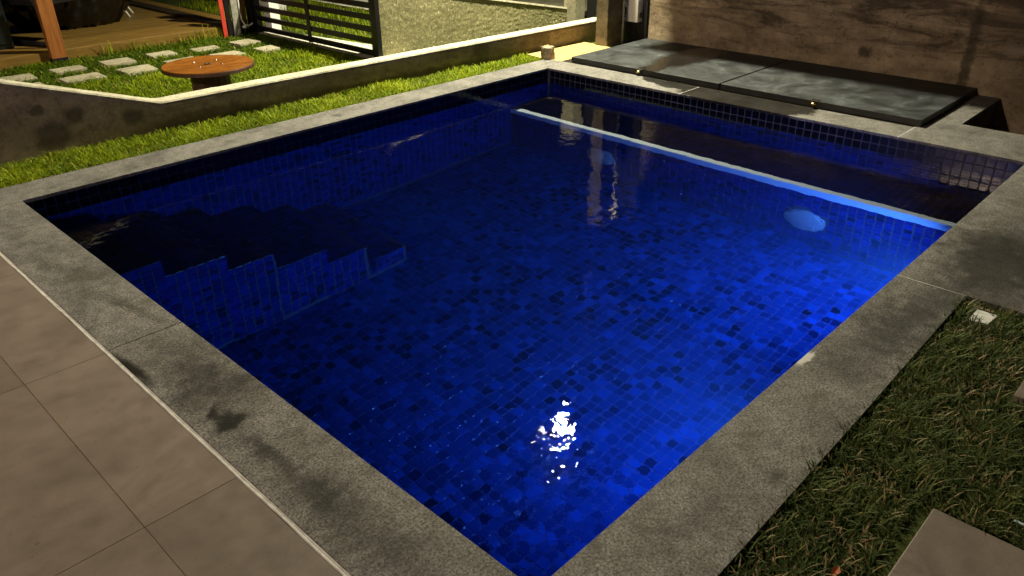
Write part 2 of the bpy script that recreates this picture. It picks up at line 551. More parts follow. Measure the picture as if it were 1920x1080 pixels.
M_POST = wood_mat('post_timber', (.16, .05, .012), (.27, .095, .022), (.36, .14, .035), 2)
M_SPOOL = wood_mat('spool_timber', (.045, .013, .004), (.25, .085, .011), (.40, .155, .026), 0, .32, 2.6)
M_SPOOLD = wood_mat('spool_drum_timber', (.03, .012, .005), (.06, .022, .01), (.09, .035, .015), 2, .5)
M_PLY = wood_mat('plywood_yellow', (.38, .24, .08), (.52, .36, .13), (.62, .46, .19), 1, .6, .6)
M_DARKBEAM = wood_mat('dark_beam', (.012, .008, .005), (.02, .013, .008), (.03, .02, .012), 1, .5)

def grass_mat(name, shades):
    m, nt, b = mat(name)
    at = nt.nodes.new('ShaderNodeAttribute')
    at.attribute_name = 'tint'
    c = ramp(nt, at.outputs['Fac'], shades)
    nt.links.new(c, b.inputs['Base Color'])
    b.inputs['Roughness'].default_value = .55
    b.inputs['Specular IOR Level'].default_value = .12
    tr = nt.nodes.new('ShaderNodeBsdfTranslucent')
    nt.links.new(c, tr.inputs[0])
    mx = nt.nodes.new('ShaderNodeMixShader')
    mx.inputs[0].default_value = .3
    nt.links.new(b.outputs[0], mx.inputs[1])
    nt.links.new(tr.outputs[0], mx.inputs[2])
    nt.links.new(mx.outputs[0], nt.nodes['Material Output'].inputs[0])
    return m
M_GRASS = grass_mat('lawn_blades', [(0, (.05, .10, .006)), (.45, (.20, .27, .008)), (.8, (.36, .42, .014)), (.93, (.40, .36, .05)), (1, (.42, .33, .12))])
M_GRASSR = grass_mat('lawn_blades_dark', [(0, (.03, .055, .016)), (.45, (.085, .125, .036)), (.75, (.19, .23, .08)), (.86, (.30, .23, .10)), (1, (.55, .45, .28))])
M_TURF = concrete_mat('turf_thatch', (.03, .04, .008), (.06, .085, .015), (.09, .10, .025), (), 60, .6)

# ------------------------------------------------------------------ ground and paving
tag(prism('ground', [(-60, -60), (-60, 60), (-7.04, 60), (-7.04, -60)], -.4, -.041, M_SOIL), kind='structure')
# soil sheets round the pool (the pool itself is a hole in the ground)
def sheet(name, x0, y0, x1, y1, z, m, kind='structure'):
    o = mesh_obj(name, [(x0, y0, z), (x1, y0, z), (x1, y1, z), (x0, y1, z)], [(0, 1, 2, 3)], m)
    return tag(o, kind=kind)
sheet('ground', -7.04, 4.0, 60, 60, -.040, M_TURF)
sheet('ground', -.31, -60, 2.5, -.10, -.028, M_TURF)
sheet('ground', -7.04, -60, -.15, 4.0, -.044, M_SOIL)
sheet('ground', 2.5, -60, 60, -1.3, -.042, M_TURF)
sheet('ground', 6.2, -1.3, 60, 4.0, -.040, M_TURF)
sheet('ground', 4.5, .6, 6.2, 4.0, -.043, M_SOIL)
pit = bmesh.new()
prism('pit_floor', [(4.95, -1.5), (6.0, -1.5), (6.0, .56), (4.95, .56)], -.75, -.7, M_SOIL)['kind'] = 'structure'

# terrace of large beige porcelain tiles
terr = prism('terrace_floor', [(-7.05, -3.2), (-.307, -3.2), (-.307, 6.2), (-7.05, 6.2)], -.04, -.0095, M_JOINT)
tag(terr, kind='structure')
def floor_tile(x0, y0, x1, y1):
    box('floor_tile', (x0 + .0009, y0 + .0009, -.0095), (x1 - .0009, y1 - .0009, -.006), M_FLOOR, terr, .0006)
ys = [-3.06, -2.06, -1.06, -.06, .938, 1.938, 2.938, 3.938, 4.938, 5.938]
for a, b_ in zip(ys, ys[1:]):
    floor_tile(-.588, a, -.3075, b_)
    floor_tile(-1.588, a, -.588, b_)
    for xc in (-2.588, -3.588, -4.588, -5.588, -6.588):
        floor_tile(xc, a, xc + 1.0, b_)
# raised white joint between terrace and coping
bm = bmesh.new()
n = 90
vs = []
for i in range(n + 1):
    y = -.3 + 4.55 * i / n
    w = .004 * mnoise.noise((y * 5, 0, 0)) + .0015 * mnoise.noise((y * 23, 3, 0))
    vs.append([bm.verts.new((-.3060 + w, y, -.009)), bm.verts.new((-.3050 + w, y, -.0035)), bm.verts.new((-.3000 + w, y, -.0025)), bm.verts.new((-.2992 + w, y, -.009)), bm.verts.new((-.2975 + w, y, -.009)), bm.verts.new((-.2955 + w, y, -.003)), bm.verts.new((-.2925, y, -.003))])
for a, c in zip(vs, vs[1:]):
    for k in range(6):
        bm.faces.new((a[k], a[k + 1], c[k + 1], c[k]))
bmesh.ops.recalc_face_normals(bm, faces=bm.faces)
bm_obj('grout_joint', bm, M_TRIM, terr, True)

# ------------------------------------------------------------------ swimming pool
pool = thing('swimming_pool', (2.2, 1.95, FZ), 'square tiled swimming pool of deep blue water with grey stone coping', 'swimming pool')

def outline(shape_seed, size):
    r = random.Random(shape_seed)
    pts = []
    h = size / 2
    cut = [h * r.uniform(.10, .30) for _ in range(8)]
    base = [(h - cut[0], -h), (h, -h + cut[1]), (h, h - cut[2]), (h - cut[3], h), (-h + cut[4], h), (-h, h - cut[5]), (-h, -h + cut[6]), (-h + cut[7], -h)]
    a = math.radians(r.uniform(-1.5, 1.5))
    for x, y in base:
        x += r.uniform(-.012, .012) * size; y += r.uniform(-.012, .012) * size
        pts.append((x * math.cos(a) - y * math.sin(a), x * math.sin(a) + y * math.cos(a)))
    return np.array(pts)
SIZE = PITCH * .915
SHAPES = [outline(s, SIZE) for s in range(8)]
TH = .0028
def tile_arrays(shape):
    o = SHAPES[shape]
    inn = o * (1 - .07)
    v = np.zeros((16, 3))
    v[:8, :2] = o
    v[:8, 2] = -.002
    v[8:, :2] = inn
    v[8:, 2] = TH
    f = [list(range(8, 16))] + [[k, (k + 1) % 8, 8 + (k + 1) % 8, 8 + k] for k in range(8)]
    return v, f
TILE_MESH = {}
def tile_mesh(shape, mi, frame_key, U, V, N):
    key = (shape, mi, frame_key)
    if key not in TILE_MESH:
        v, f = tile_arrays(shape)
        w = v[:, :1] * U + v[:, 1:2] * V + v[:, 2:3] * N
        me = bpy.data.meshes.new('tile')
        me.from_pydata(w.tolist(), [], f)
        me.materials.append(M_TILE[mi])
        if frame_key == 'floor':
            me.materials.append(M_TILE[11])
            me.polygons.foreach_set('material_index', [0] + [1] * 8)
            me.polygons.foreach_set('use_smooth', [False] + [True] * 8)
        me.update()
        TILE_MESH[key] = me
    return TILE_MESH[key]

def cluster_colours(nu, nv, seed, dark=.16, bias=0):
    r = np.random.default_rng(seed)
    base = r.choice([0, 1, 2], size=(nu, nv), p=[.45, .33, .22])
    low = r.random((nu, nv))
    # darker tiles gather in loose runs
    blur = sum(np.roll(np.roll(r.random((nu, nv)), i, 0), j, 1) for i in (-1, 0, 1) for j in (-1, 0, 1)) / 9
    big = np.array([[mnoise.noise((i * .09 + seed, j * .09, seed * 1.7)) for j in range(nv)] for i in range(nu)])
    score = low * .8 + blur * .35 + big * .28
    t1, t2 = np.quantile(score, 1 - dark * .42), np.quantile(score, 1 - dark)
    base[score > t2] = 3
    base[score > t1] = 4
    return base

def tile_field(parent, key, origin, U, V, nu, nv, seed, skip=None, individual=None, dark=.16, name='tile_field', black_rows=0):
    """tiles on a plane; those picked by individual(i,j) become objects of their own"""
    origin = np.array(origin, float); U = np.array(U, float); V = np.array(V, float)
    N = np.cross(U, V)
    cols = cluster_colours(nu, nv, seed, dark)
    r = np.random.default_rng(seed + 99)
    verts, faces, mi = [], [], []
    arr = [tile_arrays(s) for s in range(len(SHAPES))]
    base = 0
    poff = Vector((0, 0, 0)); q = parent
    while q is not None:
        poff += q.location; q = q.parent
    for i in range(nu):
        for j in range(nv):
            c = origin + U * ((i + .5) * PITCH) + V * ((j + .5) * PITCH)
            if skip and skip(c):
                continue
            s = int(r.integers(len(SHAPES)))
            m_i = 5 if (black_rows and j < black_rows) else int(cols[i, j]) + (0 if key == 'floor' else 6)
            if individual and individual(i, j):
                o = bpy.data.objects.new('tile', tile_mesh(s, m_i, key, U, V, N))
                COL.objects.link(o)
                o.parent = parent
                o.location = Vector(c) - poff
                continue
            v, f = arr[s]
            tilt = r.normal(0, .008, 2)
            vv = v.copy()
            vv[8:, 2] += vv[8:, 0] * tilt[0] + vv[8:, 1] * tilt[1]
            verts.append(c + vv[:, :1] * U + vv[:, 1:2] * V + vv[:, 2:3] * N)
            for fi_, ff in enumerate(f):
                faces.append([k + base for k in ff])
                mi.append(11 if (key == 'floor' and fi_) else m_i)
            base += 16
    if verts:
        me = bpy.data.meshes.new(name)
        me.from_pydata(np.concatenate(verts).tolist(), [], faces)
        for mm in M_TILE:
            me.materials.append(mm)
        me.polygons.foreach_set('material_index', mi)
        if key == 'floor':
            me.polygons.foreach_set('use_smooth', [(k_ % 9) > 0 for k_ in range(len(faces))])
        me.update()
        o = link(bpy.data.objects.new(name, me), parent)
        o['kind'] = 'stuff'

X, Y, Z = (1, 0, 0), (0, 1, 0), (0, 0, 1)
nX, nY, nZ = (-1, 0, 0), (0, -1, 0), (0, 0, -1)
# floor
fl = box('pool_floor', (WX0 - .1, WY0 - .1, FZ - .1), (WX + .1, WY + .1, FZ), M_GROUT, pool)
nfx, nfy = int((BX - WX0) / PITCH), int((WY - WY0) / PITCH)
stair_top = [(.33, -.27), (.66, -.49), (.97, -.70), (1.30, -.91), (1.62, -1.12), (1.94, -1.335)]
SY = 2.97
def near_rank():
    pts = []
    for i in range(nfx):
        for j in range(nfy):
            x, y = WX0 + (i + .5) * PITCH, WY0 + (j + .5) * PITCH
            # the floor right under the near copings cannot be seen
            if x < .62 or y < .5: continue
            if x < 1.94 and y > SY: continue
            pts.append(((x + 1.0) ** 2 + (y + .93) ** 2, i, j))
    pts.sort()
    return {(i, j) for _, i, j in pts[:300]}
NEAR = near_rank()
tile_field(fl, 'floor', (WX0, WY0, FZ), X, Y, nfx, nfy, 5, skip=lambda c: c[0] < 1.95 and c[1] > SY - .01, individual=lambda i, j: (i, j) in NEAR)
# walls
TOPZ = -.022
nz = int((TOPZ - FZ) / PITCH)
wl = box('pool_wall', (WX0 - .1, WY, FZ), (WX + .1, WY + .12, TOPZ), M_GROUTD, pool)
tile_field(wl, 'wl', (WX, WY, TOPZ), nX, nZ, int((WX - WX0) / PITCH), nz, 11, individual=lambda i, j: j < 2, dark=.12, black_rows=2)
wf = box('pool_wall', (WX, WY0 - .1, FZ), (WX + .1, WY, TOPZ), M_GROUTD, pool)
tile_field(wf, 'wf', (WX, WY0, TOPZ), Y, nZ, nfy, 11, 12, individual=lambda i, j: j < 2, dark=.12, black_rows=2)
wn_ = box('pool_wall', (WX0 - .12, WY0, FZ), (WX0, WY, TOPZ), M_GROUTD, pool)
tile_field(wn_, 'wn', (WX0, WY, TOPZ), nY, nZ, nfy, nz, 13, dark=.12, black_rows=2)
wr = box('pool_wall', (WX0 - .1, WY0 - .12, FZ), (WX, WY0, TOPZ), M_GROUTD, pool)
LEDS = [(3.30, -.80), (1.55, -.80)]
tile_field(wr, 'wr', (WX0, WY0, TOPZ), X, nZ, int((WX - WX0) / PITCH), nz, 14, dark=.12, black_rows=2, skip=lambda c: any((c[0] - a) ** 2 + (c[2] - z) ** 2 < .17 ** 2 for a, z in LEDS))
# bench along the far wall
be = box('bench', (BX, WY0, FZ), (WX, WY, BZ), M_GROUTD, pool)
nbz = int((BZ - .10 - FZ) / PITCH)
DISCS = [(1.10, -1.19), (2.88, -1.20)]
tile_field(be, 'bf', (BX, WY0, BZ - .10), Y, nZ, nfy, nbz, 15, dark=.16, skip=lambda c: any((c[1] - a) ** 2 + (c[2] - z) ** 2 < .17 ** 2 for a, z in DISCS))
tile_field(be, 'bt', (BX + .06, WY0, BZ), X, Y, 7, nfy, 16, dark=.3)
bm = bmesh.new()
prof = [(BX - .010, BZ - .095), (BX - .010, BZ + .006), (BX - .004, BZ + .012), (BX + .052, BZ + .012), (BX + .055, BZ + .001), (BX + .001, BZ + .001), (BX + .001, BZ - .095)]
rows = []
for yy in np.linspace(WY0 + .01, WY - .008, 40):
    w = .002 * mnoise.noise((yy * 3, 1, 1))
    rows.append([bm.verts.new((x_ + w, yy, z_)) for x_, z_ in prof])
for a, c in zip(rows, rows[1:]):
    for k in range(len(prof)):
        bm.faces.new((a[k], a[(k + 1) % len(prof)], c[(k + 1) % len(prof)], c[k]))
bm.faces.new(rows[0]); bm.faces.new(rows[-1])
bmesh.ops.recalc_face_normals(bm, faces=bm.faces)
tag(bm_obj('nosing_strip', bm, M_PVC, be), 'white strip along the front edge of the underwater bench')
# stairs down the left wall
st = part_empty('stairs', pool)
x_prev = WX0
for k, (xe, zt) in enumerate(stair_top):
    box('step', (x_prev + (.0005 if k else 0), SY, FZ), (xe, WY, zt), M_GROUTD, st)
    n1 = max(1, round((xe - x_prev) / PITCH))
    tile_field(st, 'tr', (x_prev, SY + .0, zt), X, Y, n1, int((WY - SY) / PITCH), 30 + k, dark=.3, name='tread_tiles')
    tile_field(st, 'sd', (x_prev, SY, zt), Z if False else nZ, X, int((zt - FZ) / PITCH), n1, 40 + k, dark=.10, name='side_tiles') if False else \
        tile_field(st, 'sd', (x_prev, SY, zt - int((zt - FZ) / PITCH) * PITCH), X, Z, n1, int((zt - FZ) / PITCH), 40 + k, dark=.12, name='side_tiles')
    zn = stair_top[k + 1][1] if k + 1 < len(stair_top) else FZ
    tile_field(st, 'ri', (xe, SY, zn), Y, Z, int((WY - SY) / PITCH), int((zt - zn) / PITCH), 50 + k, dark=.12, name='riser_tiles')
    x_prev = xe

# coping slabs (each its own stone)
def coping(pts, label=None):
    o = prism('coping_slab', pts, -.020, 0.0, M_STONE, pool, .003)
    return o
def joint(x0, y0, x1, y1):
    box('joint_line', (x0, y0, -.015), (x1, y1, -.0012), M_TRIM, pool)
G = .0018
coping([(-.292, -.30), (-.292, 1.942 - G), (0, 1.942 - G), (0, 0), (-.002, -.30)])
coping([(-.292, 1.942 + G), (-.292, 3.889 - G), (0, 3.889 - G), (0, 1.942 + G)])
coping([(-.30, 3.889 + G), (-.30, 4.20), (2.1896, 4.185), (2.1896, 3.889), (0, 3.889)])
coping([(2.1904, 3.889), (2.1904, 4.185), (4.6605, 4.165), (4.4105, 3.889)])
coping([(4.411, 3.889), (4.661, 4.165), (4.712, 4.10), (4.712, 2.485 + G), (4.41, 2.485 + G)])
coping([(4.41, 2.485 - G), (4.712, 2.485 - G), (4.712, .765 + G), (4.41, .765 + G)])
coping([(4.41, .765 - G), (5.005 - G, .765 - G), (5.02, -1.3), (4.41 + G, -1.3), (4.41, 0)])
coping([(5.005 + G, .765), (6.0, .765), (6.0, .555), (5.005 + G, .55)])
coping([(2.372 + G, 0), (2.362 + G, -1.3), (4.41 - G, -1.3), (4.41 - G, 0)])
coping([(0.0 + G, 0), (.0 + G, -.314), (1.2, -.302), (2.372 - G, -.285), (2.372 - G, 0)])
joint(2.3705, -.284, 2.3735, -.002)
joint(4.412, 2.4835, 4.711, 2.4865)
joint(4.412, .7635, 5.003, .7665)
joint(5.0035, .552, 5.0065, .763)
# mortar beds under the copings
bed = bmesh.new()
for a, c in (((-.29, -.30), (-.02, 3.9)), ((-.29, 3.93), (4.65, 4.155)), ((4.55, .56), (4.70, 3.93)), ((.0, -.29), (2.36, -.16)), ((2.385, -1.29), (4.4, -.16)), ((4.55, -1.29), (4.99, .55)), ((5.0, .57), (5.98, .755))):
    prism_bm([(a[0], a[1]), (c[0], a[1]), (c[0], c[1]), (a[0], c[1])], -.7, -.0205, 0, bed)
bm_obj('mortar_bed', bed, M_POSTC, pool)
tag(box('hatch_ledge', (4.72, .77, -.3), (6.0, 4.0, -.004), M_SOIL), kind='structure')

# unlit round lights on the bench front
def pool_light(name, c, axis, out, label, group, m_face):
    t = thing(name, c, label, 'pool light', group)
    s = out
    lathe('face_plate', [(.135, .0 * s), (.135, .014 * s), (.125, .020 * s), (.0001, .024 * s)], c, m_face, t, 40, axis)
    lathe('rim', [(.137, 0), (.150, 0), (.150, .008 * s), (.145, .012 * s), (.137, .010 * s)], c, M_DISC if axis == 'X' else M_WHITE, t, 40, axis)
    for k in range(4):
        a = math.pi / 4 + k * math.pi / 2
        u, v = .112 * math.cos(a), .112 * math.sin(a)
        cc = (c[0], c[1] + u, c[2] + v) if axis == 'X' else (c[0] + u, c[1], c[2] + v)
        lathe('screw', [(.006, .019 * s), (.006, .0245 * s), (.0001, .025 * s)], cc, M_STEEL, t, 8, axis)
    return t
pool_light('pool_light', (BX, DISCS[0][0], DISCS[0][1]), 'X', -1, 'round pale blue underwater disc on the bench front, nearer the right-hand coping', 'round discs on the bench front', M_DISC)
pool_light('pool_light', (BX, DISCS[1][0], DISCS[1][1]), 'X', -1, 'round pale blue underwater disc on the bench front, nearer the low concrete wall', 'round discs on the bench front', M_DISC)

# the lit lamps in the right-hand pool wall
m, nt, b = mat('led_lens')
b.inputs['Base Color'].default_value = (.6, .7, .9, 1)
nt.links.new(ramp(nt, noise(nt, coords(nt), 60), [(.3, (.05, .25, 1)), (.7, (.07, .3, 1))]), b.inputs['Emission Color'])
b.inputs['Emission Strength'].default_value = 3.0
M_LED = m
LED_W = [48, 30]
LED_SPREAD = [150, 150]
LED_TILT = [80, 80]
for k, (lx, lz) in enumerate(LEDS):
    t = pool_light('pool_light', (lx, WY0, lz), 'Y', 1, ('lit blue underwater lamp in the right-hand wall near the bench', 'lit blue underwater lamp in the right-hand wall near the front corner')[k], 'lit lamps in the right-hand pool wall', M_LED)
    L = bpy.data.lights.new('led', 'AREA')
    L.shape = 'DISK'
    L.size = .22
    L.spread = math.radians(LED_SPREAD[k])
    L.energy = LED_W[k]
    L.color = (.06, .24, 1.0)
    lo = bpy.data.objects.new('led', L)
    COL.objects.link(lo)
    lo.location = (lx, WY0 + .035, lz)
    lo.rotation_euler = (math.radians(LED_TILT[k]), 0, 0)     # -Z axis towards +Y, tipped to the floor
    lo.parent = t
    lo.location = lo.location - t.location

# water
CAUSTIC = True
m, nt, b = mat('pool_water')
b.inputs['Base Color'].default_value = (1, 1, 1, 1)
b.inputs['Roughness'].default_value = 0.0
b.inputs['IOR'].default_value = 1.333
b.inputs['Transmission Weight'].default_value = 1.0
p = geo_pos(nt)
w1 = noise(nt, p, 5.0, 2, .5)
w2 = noise(nt, mapping(nt, p, (1, 1, 1), (0, 0, .7)), 17, 3, .55)
hh = math_n(nt, 'ADD', w1, math_n(nt, 'MULTIPLY', w2, .16))
dis = blob(nt, p, (.42, .30), (.42, .36), .6, .8, .05, 4)
w3 = noise(nt, p, 34, 2, .5)
hh = math_n(nt, 'ADD', hh, math_n(nt, 'MULTIPLY', math_n(nt, 'MULTIPLY', w3, dis), .42))
bump(nt, b, hh, 1.0, .0030)
M_WATER = m
VOL = .075
if VOL:
    pv = nt.nodes.new('ShaderNodeVolumePrincipled')
    pv.inputs['Color'].default_value = (.25, .5, .95, 1)
    pv.inputs['Density'].default_value = VOL
    pv.inputs['Anisotropy'].default_value = .35
    nt.links.new(pv.outputs[0], nt.nodes['Material Output'].inputs['Volume'])
e_ = .012
wbx = [(WX0 - e_, WY0 - e_), (WX + e_, WY0 - e_), (WX + e_, WY + e_), (WX0 - e_, WY + e_)]
wo = tag(mesh_obj('water', [(x_, y_, WZ) for x_, y_ in wbx] + [(x_, y_, FZ - .02) for x_, y_ in wbx] + [(x_, y_, WZ) for x_, y_ in wbx],
             [(8, 9, 10, 11), (7, 6, 5, 4), (4, 5, 1, 0), (5, 6, 2, 1), (6, 7, 3, 2), (7, 4, 0, 3)], M_WATER), kind='structure')
wo.data.polygons[0].use_smooth = True

# ------------------------------------------------------------------ hatch covers by the far coping
def hatch(y0, y1, ky, label):
    t = thing('hatch_cover', (5.3, (y0 + y1) / 2, 0), label, 'hatch', 'slate hatches beside the pool')
    pn_ = box('panel', (4.735, y0, .002), (5.94, y1, .05), [M_HATCH, M_HATCHEDGE], t, .003)
    for f_ in pn_.data.polygons:
        f_.material_index = 0 if f_.normal.z > .1 else 1
    kn = lathe('knob', [(.006, .0), (.006, .018), (.020, .022), (.024, .030), (.020, .038), (.0001, .040)], (4.715, ky, .002), M_BRASS, t, 16)
    box('latch_plate', (4.722, ky - .025, .050), (4.775, ky + .035, .054), M_STEEL, t, .001)
    return t
hatch(2.320, 3.885, 3.10, 'grey slate hatch cover beside the concrete post, with a dark wet patch across it')
hatch(.735, 2.302, 1.50, 'grey slate hatch cover nearer the dark pit, brass knob on its front edge')

# ------------------------------------------------------------------ boundary wall, post, meter
bw = thing('boundary_wall', (6.02, 1.2, 0), 'tall stained brown rendered wall behind the slate hatches', 'wall')
bm = bmesh.new()
ny, nzz = 120, 44
grid = []
for i in range(ny + 1):
    row = []
    for j in range(nzz + 1):
        y = -2.2 + (3.88 + 2.2) * i / ny
        z = -.75 + (1.22 + .75) * j / nzz
        d = .010 * mnoise.fractal((y * 2.2, z * 2.2, 4), 1, 2, 5) + (.006 * mnoise.noise((y * 11, z * 11, 0)))
        if y < .86: d += .014 + .01 * mnoise.noise((y * 6, z * 6, 7))
        row.append(bm.verts.new((5.95 - d, y, z)))
    grid.append(row)
for i in range(ny):
    for j in range(nzz):
        bm.faces.new((grid[i][j], grid[i][j + 1], grid[i + 1][j + 1], grid[i + 1][j]))
bmesh.ops.recalc_face_normals(bm, faces=bm.faces)
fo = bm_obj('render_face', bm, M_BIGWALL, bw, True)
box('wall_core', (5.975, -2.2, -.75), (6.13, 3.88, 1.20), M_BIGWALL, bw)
cano = thing('wall_canopy', (5.7, 1.0, 2.5), 'corrugated canopy on dark posts over the brown wall', 'canopy')
bm = bmesh.new()
prev = None
for i in range(241):
    y = -2.2 + 6.24 * i / 240
    dz = .014 * math.cos(i * math.pi / 2)
    row = [bm.verts.new((5.358, y, 2.47 + dz)), bm.verts.new((6.2, y, 2.66 + dz)), bm.verts.new((6.2, y, 2.665 + dz)), bm.verts.new((5.358, y, 2.475 + dz))]
    if prev:
        for k in range(4):
            bm.faces.new((prev[k], prev[(k + 1) % 4], row[(k + 1) % 4], row[k]))
    prev = row
bmesh.ops.recalc_face_normals(bm, faces=bm.faces)
bm_obj('roof_sheet', bm, M_BLACK, cano, True)
box('edge_batten', (5.39, -2.2, 2.40), (5.43, 4.04, 2.455), M_DARKBEAM, cano)
for yb in (-1.8, .1, 2.0, 3.7):
    box('rafter', (5.43, yb, 2.40), (6.14, yb + .05, 2.45), M_DARKBEAM, cano)
    box('canopy_post', (6.14, yb, -.05), (6.19, yb + .05, 2.62), M_DARKBEAM, cano)
po = thing('concrete_post', (5.68, 4.18, 0), 'square weathered concrete post beside the slate hatch', 'post')
box('shaft', (5.55, 4.105, -.05), (5.82, 4.255, 1.7), M_POSTC, po, .012)
tube('conduit', [(5.79, 4.088, .0), (5.79, 4.088, 1.65)], .012, M_GREYWOOD, po, 8)
cab = thing('meter_cabinet', (6.02, 4.0, 0), 'dark steel cabinet in the corner behind the concrete post', 'cabinet')
box('body', (5.97, 3.892, -.04), (6.3, 4.4, 1.6), M_BLACK, cab, .005)
box('door', (5.955, 3.91, .0), (5.9695, 4.38, 1.55), M_BLACK, cab, .003)
mb = thing('meter_box', (5.9, 4.05, .2), 'white meter box with small dark marks on the steel cabinet', 'meter box')
box('case', (5.862, 3.965, .205), (5.954, 4.16, .43), M_WHITE, mb, .006)
box('display_slot', (5.8585, 4.105, .27), (5.8615, 4.13, .345), M_SCREEN, mb)
box('button', (5.8575, 4.108, .245), (5.8612, 4.126, .262), M_BLACK, mb, .001)
box('cable_gland', (5.89, 3.955, .245), (5.925, 3.9645, .30), M_SCREEN, mb, .003)

# ------------------------------------------------------------------ low concrete wall with a ramped left end
def wy(x): return 4.765 - (x + .8) * .045
lw = thing('low_wall', (2.5, 4.7, 0), 'low stained concrete wall with pale top running behind the pool', 'wall')
xs = list(np.linspace(-2.6, 1.18, 40)) + list(np.linspace(1.2, 5.95, 90))
def ztop(x): return .185 + min(max(0, (1.19 - x)), 1.12) * .325
bm = bmesh.new(); bt = bmesh.new()
rows, trows = [], []
for x in xs:
    y = wy(x)
    zt = ztop(x)
    nzv = 8
    row = []
    for j in range(nzv + 1):
        z = -.12 + (zt + .12 - .012) * j / nzv
        d = .006 * mnoise.fractal((x * 3, z * 3, 1), 1, 2, 4)
        row.append(bm.verts.new((x, y + d, z)))
    for j in range(2):
        row.append(bm.verts.new((x, y + .128, zt - .012 if j == 0 else -.12)))
    rows.append(row)
    e = .006 * mnoise.noise((x * 7, 5, 0)) + .004 * mnoise.noise((x * 25, 5, 0))
    h = .003 * mnoise.noise((x * 9, 9, 0))
    trows.append([bt.verts.new((x, y - .010 + e * .4, zt - .0115)), bt.verts.new((x, y - .004 + e, zt + h)), bt.verts.new((x, y + .065, zt + .004)), bt.verts.new((x, y + .130 + e * .5, zt + h)), bt.verts.new((x, y + .131, zt - .0115))])
for B, R in ((bm, rows), (bt, trows)):
    for a, c in zip(R, R[1:]):
        for k in range(len(a)):
            B.faces.new((a[k], a[(k + 1) % len(a)], c[(k + 1) % len(a)], c[k]))
    B.faces.new(R[0]); B.faces.new(R[-1])
    bmesh.ops.recalc_face_normals(B, faces=B.faces)
bm_obj('wall_body', bm, M_LOWWALL, lw, True)
bm_obj('wall_cap', bt, M_WALLTOP, lw)

# plywood and block in the corner
pl = thing('plywood_sheet', (5.15, 4.25, 0), 'yellow plywood board on the ground between stone block and post', 'board')
prism('board', [(4.735, 3.93), (4.70, 4.16), (4.75, 4.47), (5.6, 4.43), (5.54, 3.93)], -.03, -.006, M_PLY, pl, .002)
blk = thing('stone_block', (4.71, 4.17, 0), 'small rough broken block standing on the coping corner', 'block')
bm = bmesh.new()
bmesh.ops.create_cube(bm, size=1)
bmesh.ops.subdivide_edges(bm, edges=bm.edges, cuts=5, use_grid_fill=True)
for v in bm.verts:
    d = mnoise.noise_vector(v.co * 3.1) * .13 + mnoise.noise_vector(v.co * 8) * .06
    v.co = v.co + d
    v.co = Vector((v.co.x * .095 + 4.715, v.co.y * .10 + 4.165, (v.co.z + .5) * .115 - .003))
bm_obj('rubble', bm, M_STONE2, blk)
pl2 = None

# ------------------------------------------------------------------ lawn beyond the low wall
stones = [((.88, 1.12), (7.12, 7.38)), ((1.30, 1.57), (7.17, 7.37)), ((1.22, 1.55), (6.68, 6.93)), ((1.74, 2.01), (7.14, 7.38)), ((1.72, 2.02), (6.65, 6.92)), ((2.20, 2.45), (7.17, 7.38)),
          ((2.17, 2.47), (6.68, 6.92)), ((2.63, 2.91), (7.13, 7.32)), ((2.62, 2.91), (6.66, 6.87)), ((3.10, 3.35), (7.12, 7.35)), ((3.09, 3.32), (6.63, 6.83)), ((.80, 1.06), (6.66, 6.90))]
M_STEPST = concrete_mat('stepping_stone', (.34, .31, .22), (.44, .40, .29), (.52, .47, .35), (), 40, .4)
ordn = ['leftmost', 'second from the left', 'third from the left', 'fourth from the left', 'fifth from the left', 'rightmost']
rowA = [0, 1, 3, 5, 7, 9]
rowB = [11, 2, 4, 6, 8, 10]
RR = random.Random(3)
for k, ((a, c), (d, e)) in enumerate(stones):
    if k in rowA:
        lab = 'pale stepping stone in the lawn, row along the wooden deck, ' + ordn[rowA.index(k)]
    else:
        lab = 'pale stepping stone in the lawn, row nearer the spool table, ' + ordn[rowB.index(k)]
    j = lambda: RR.uniform(-.014, .014)
    o = prism('stepping_stone', [(a + j(), d + j()), (c + j(), d + j()), (c + j(), e + j()), (a + j(), e + j())], -.035, -.008 + RR.uniform(0, .006), M_STEPST, None, .005)
    tag(o, lab, 'stepping stone', 'stepping stones in the lawn')

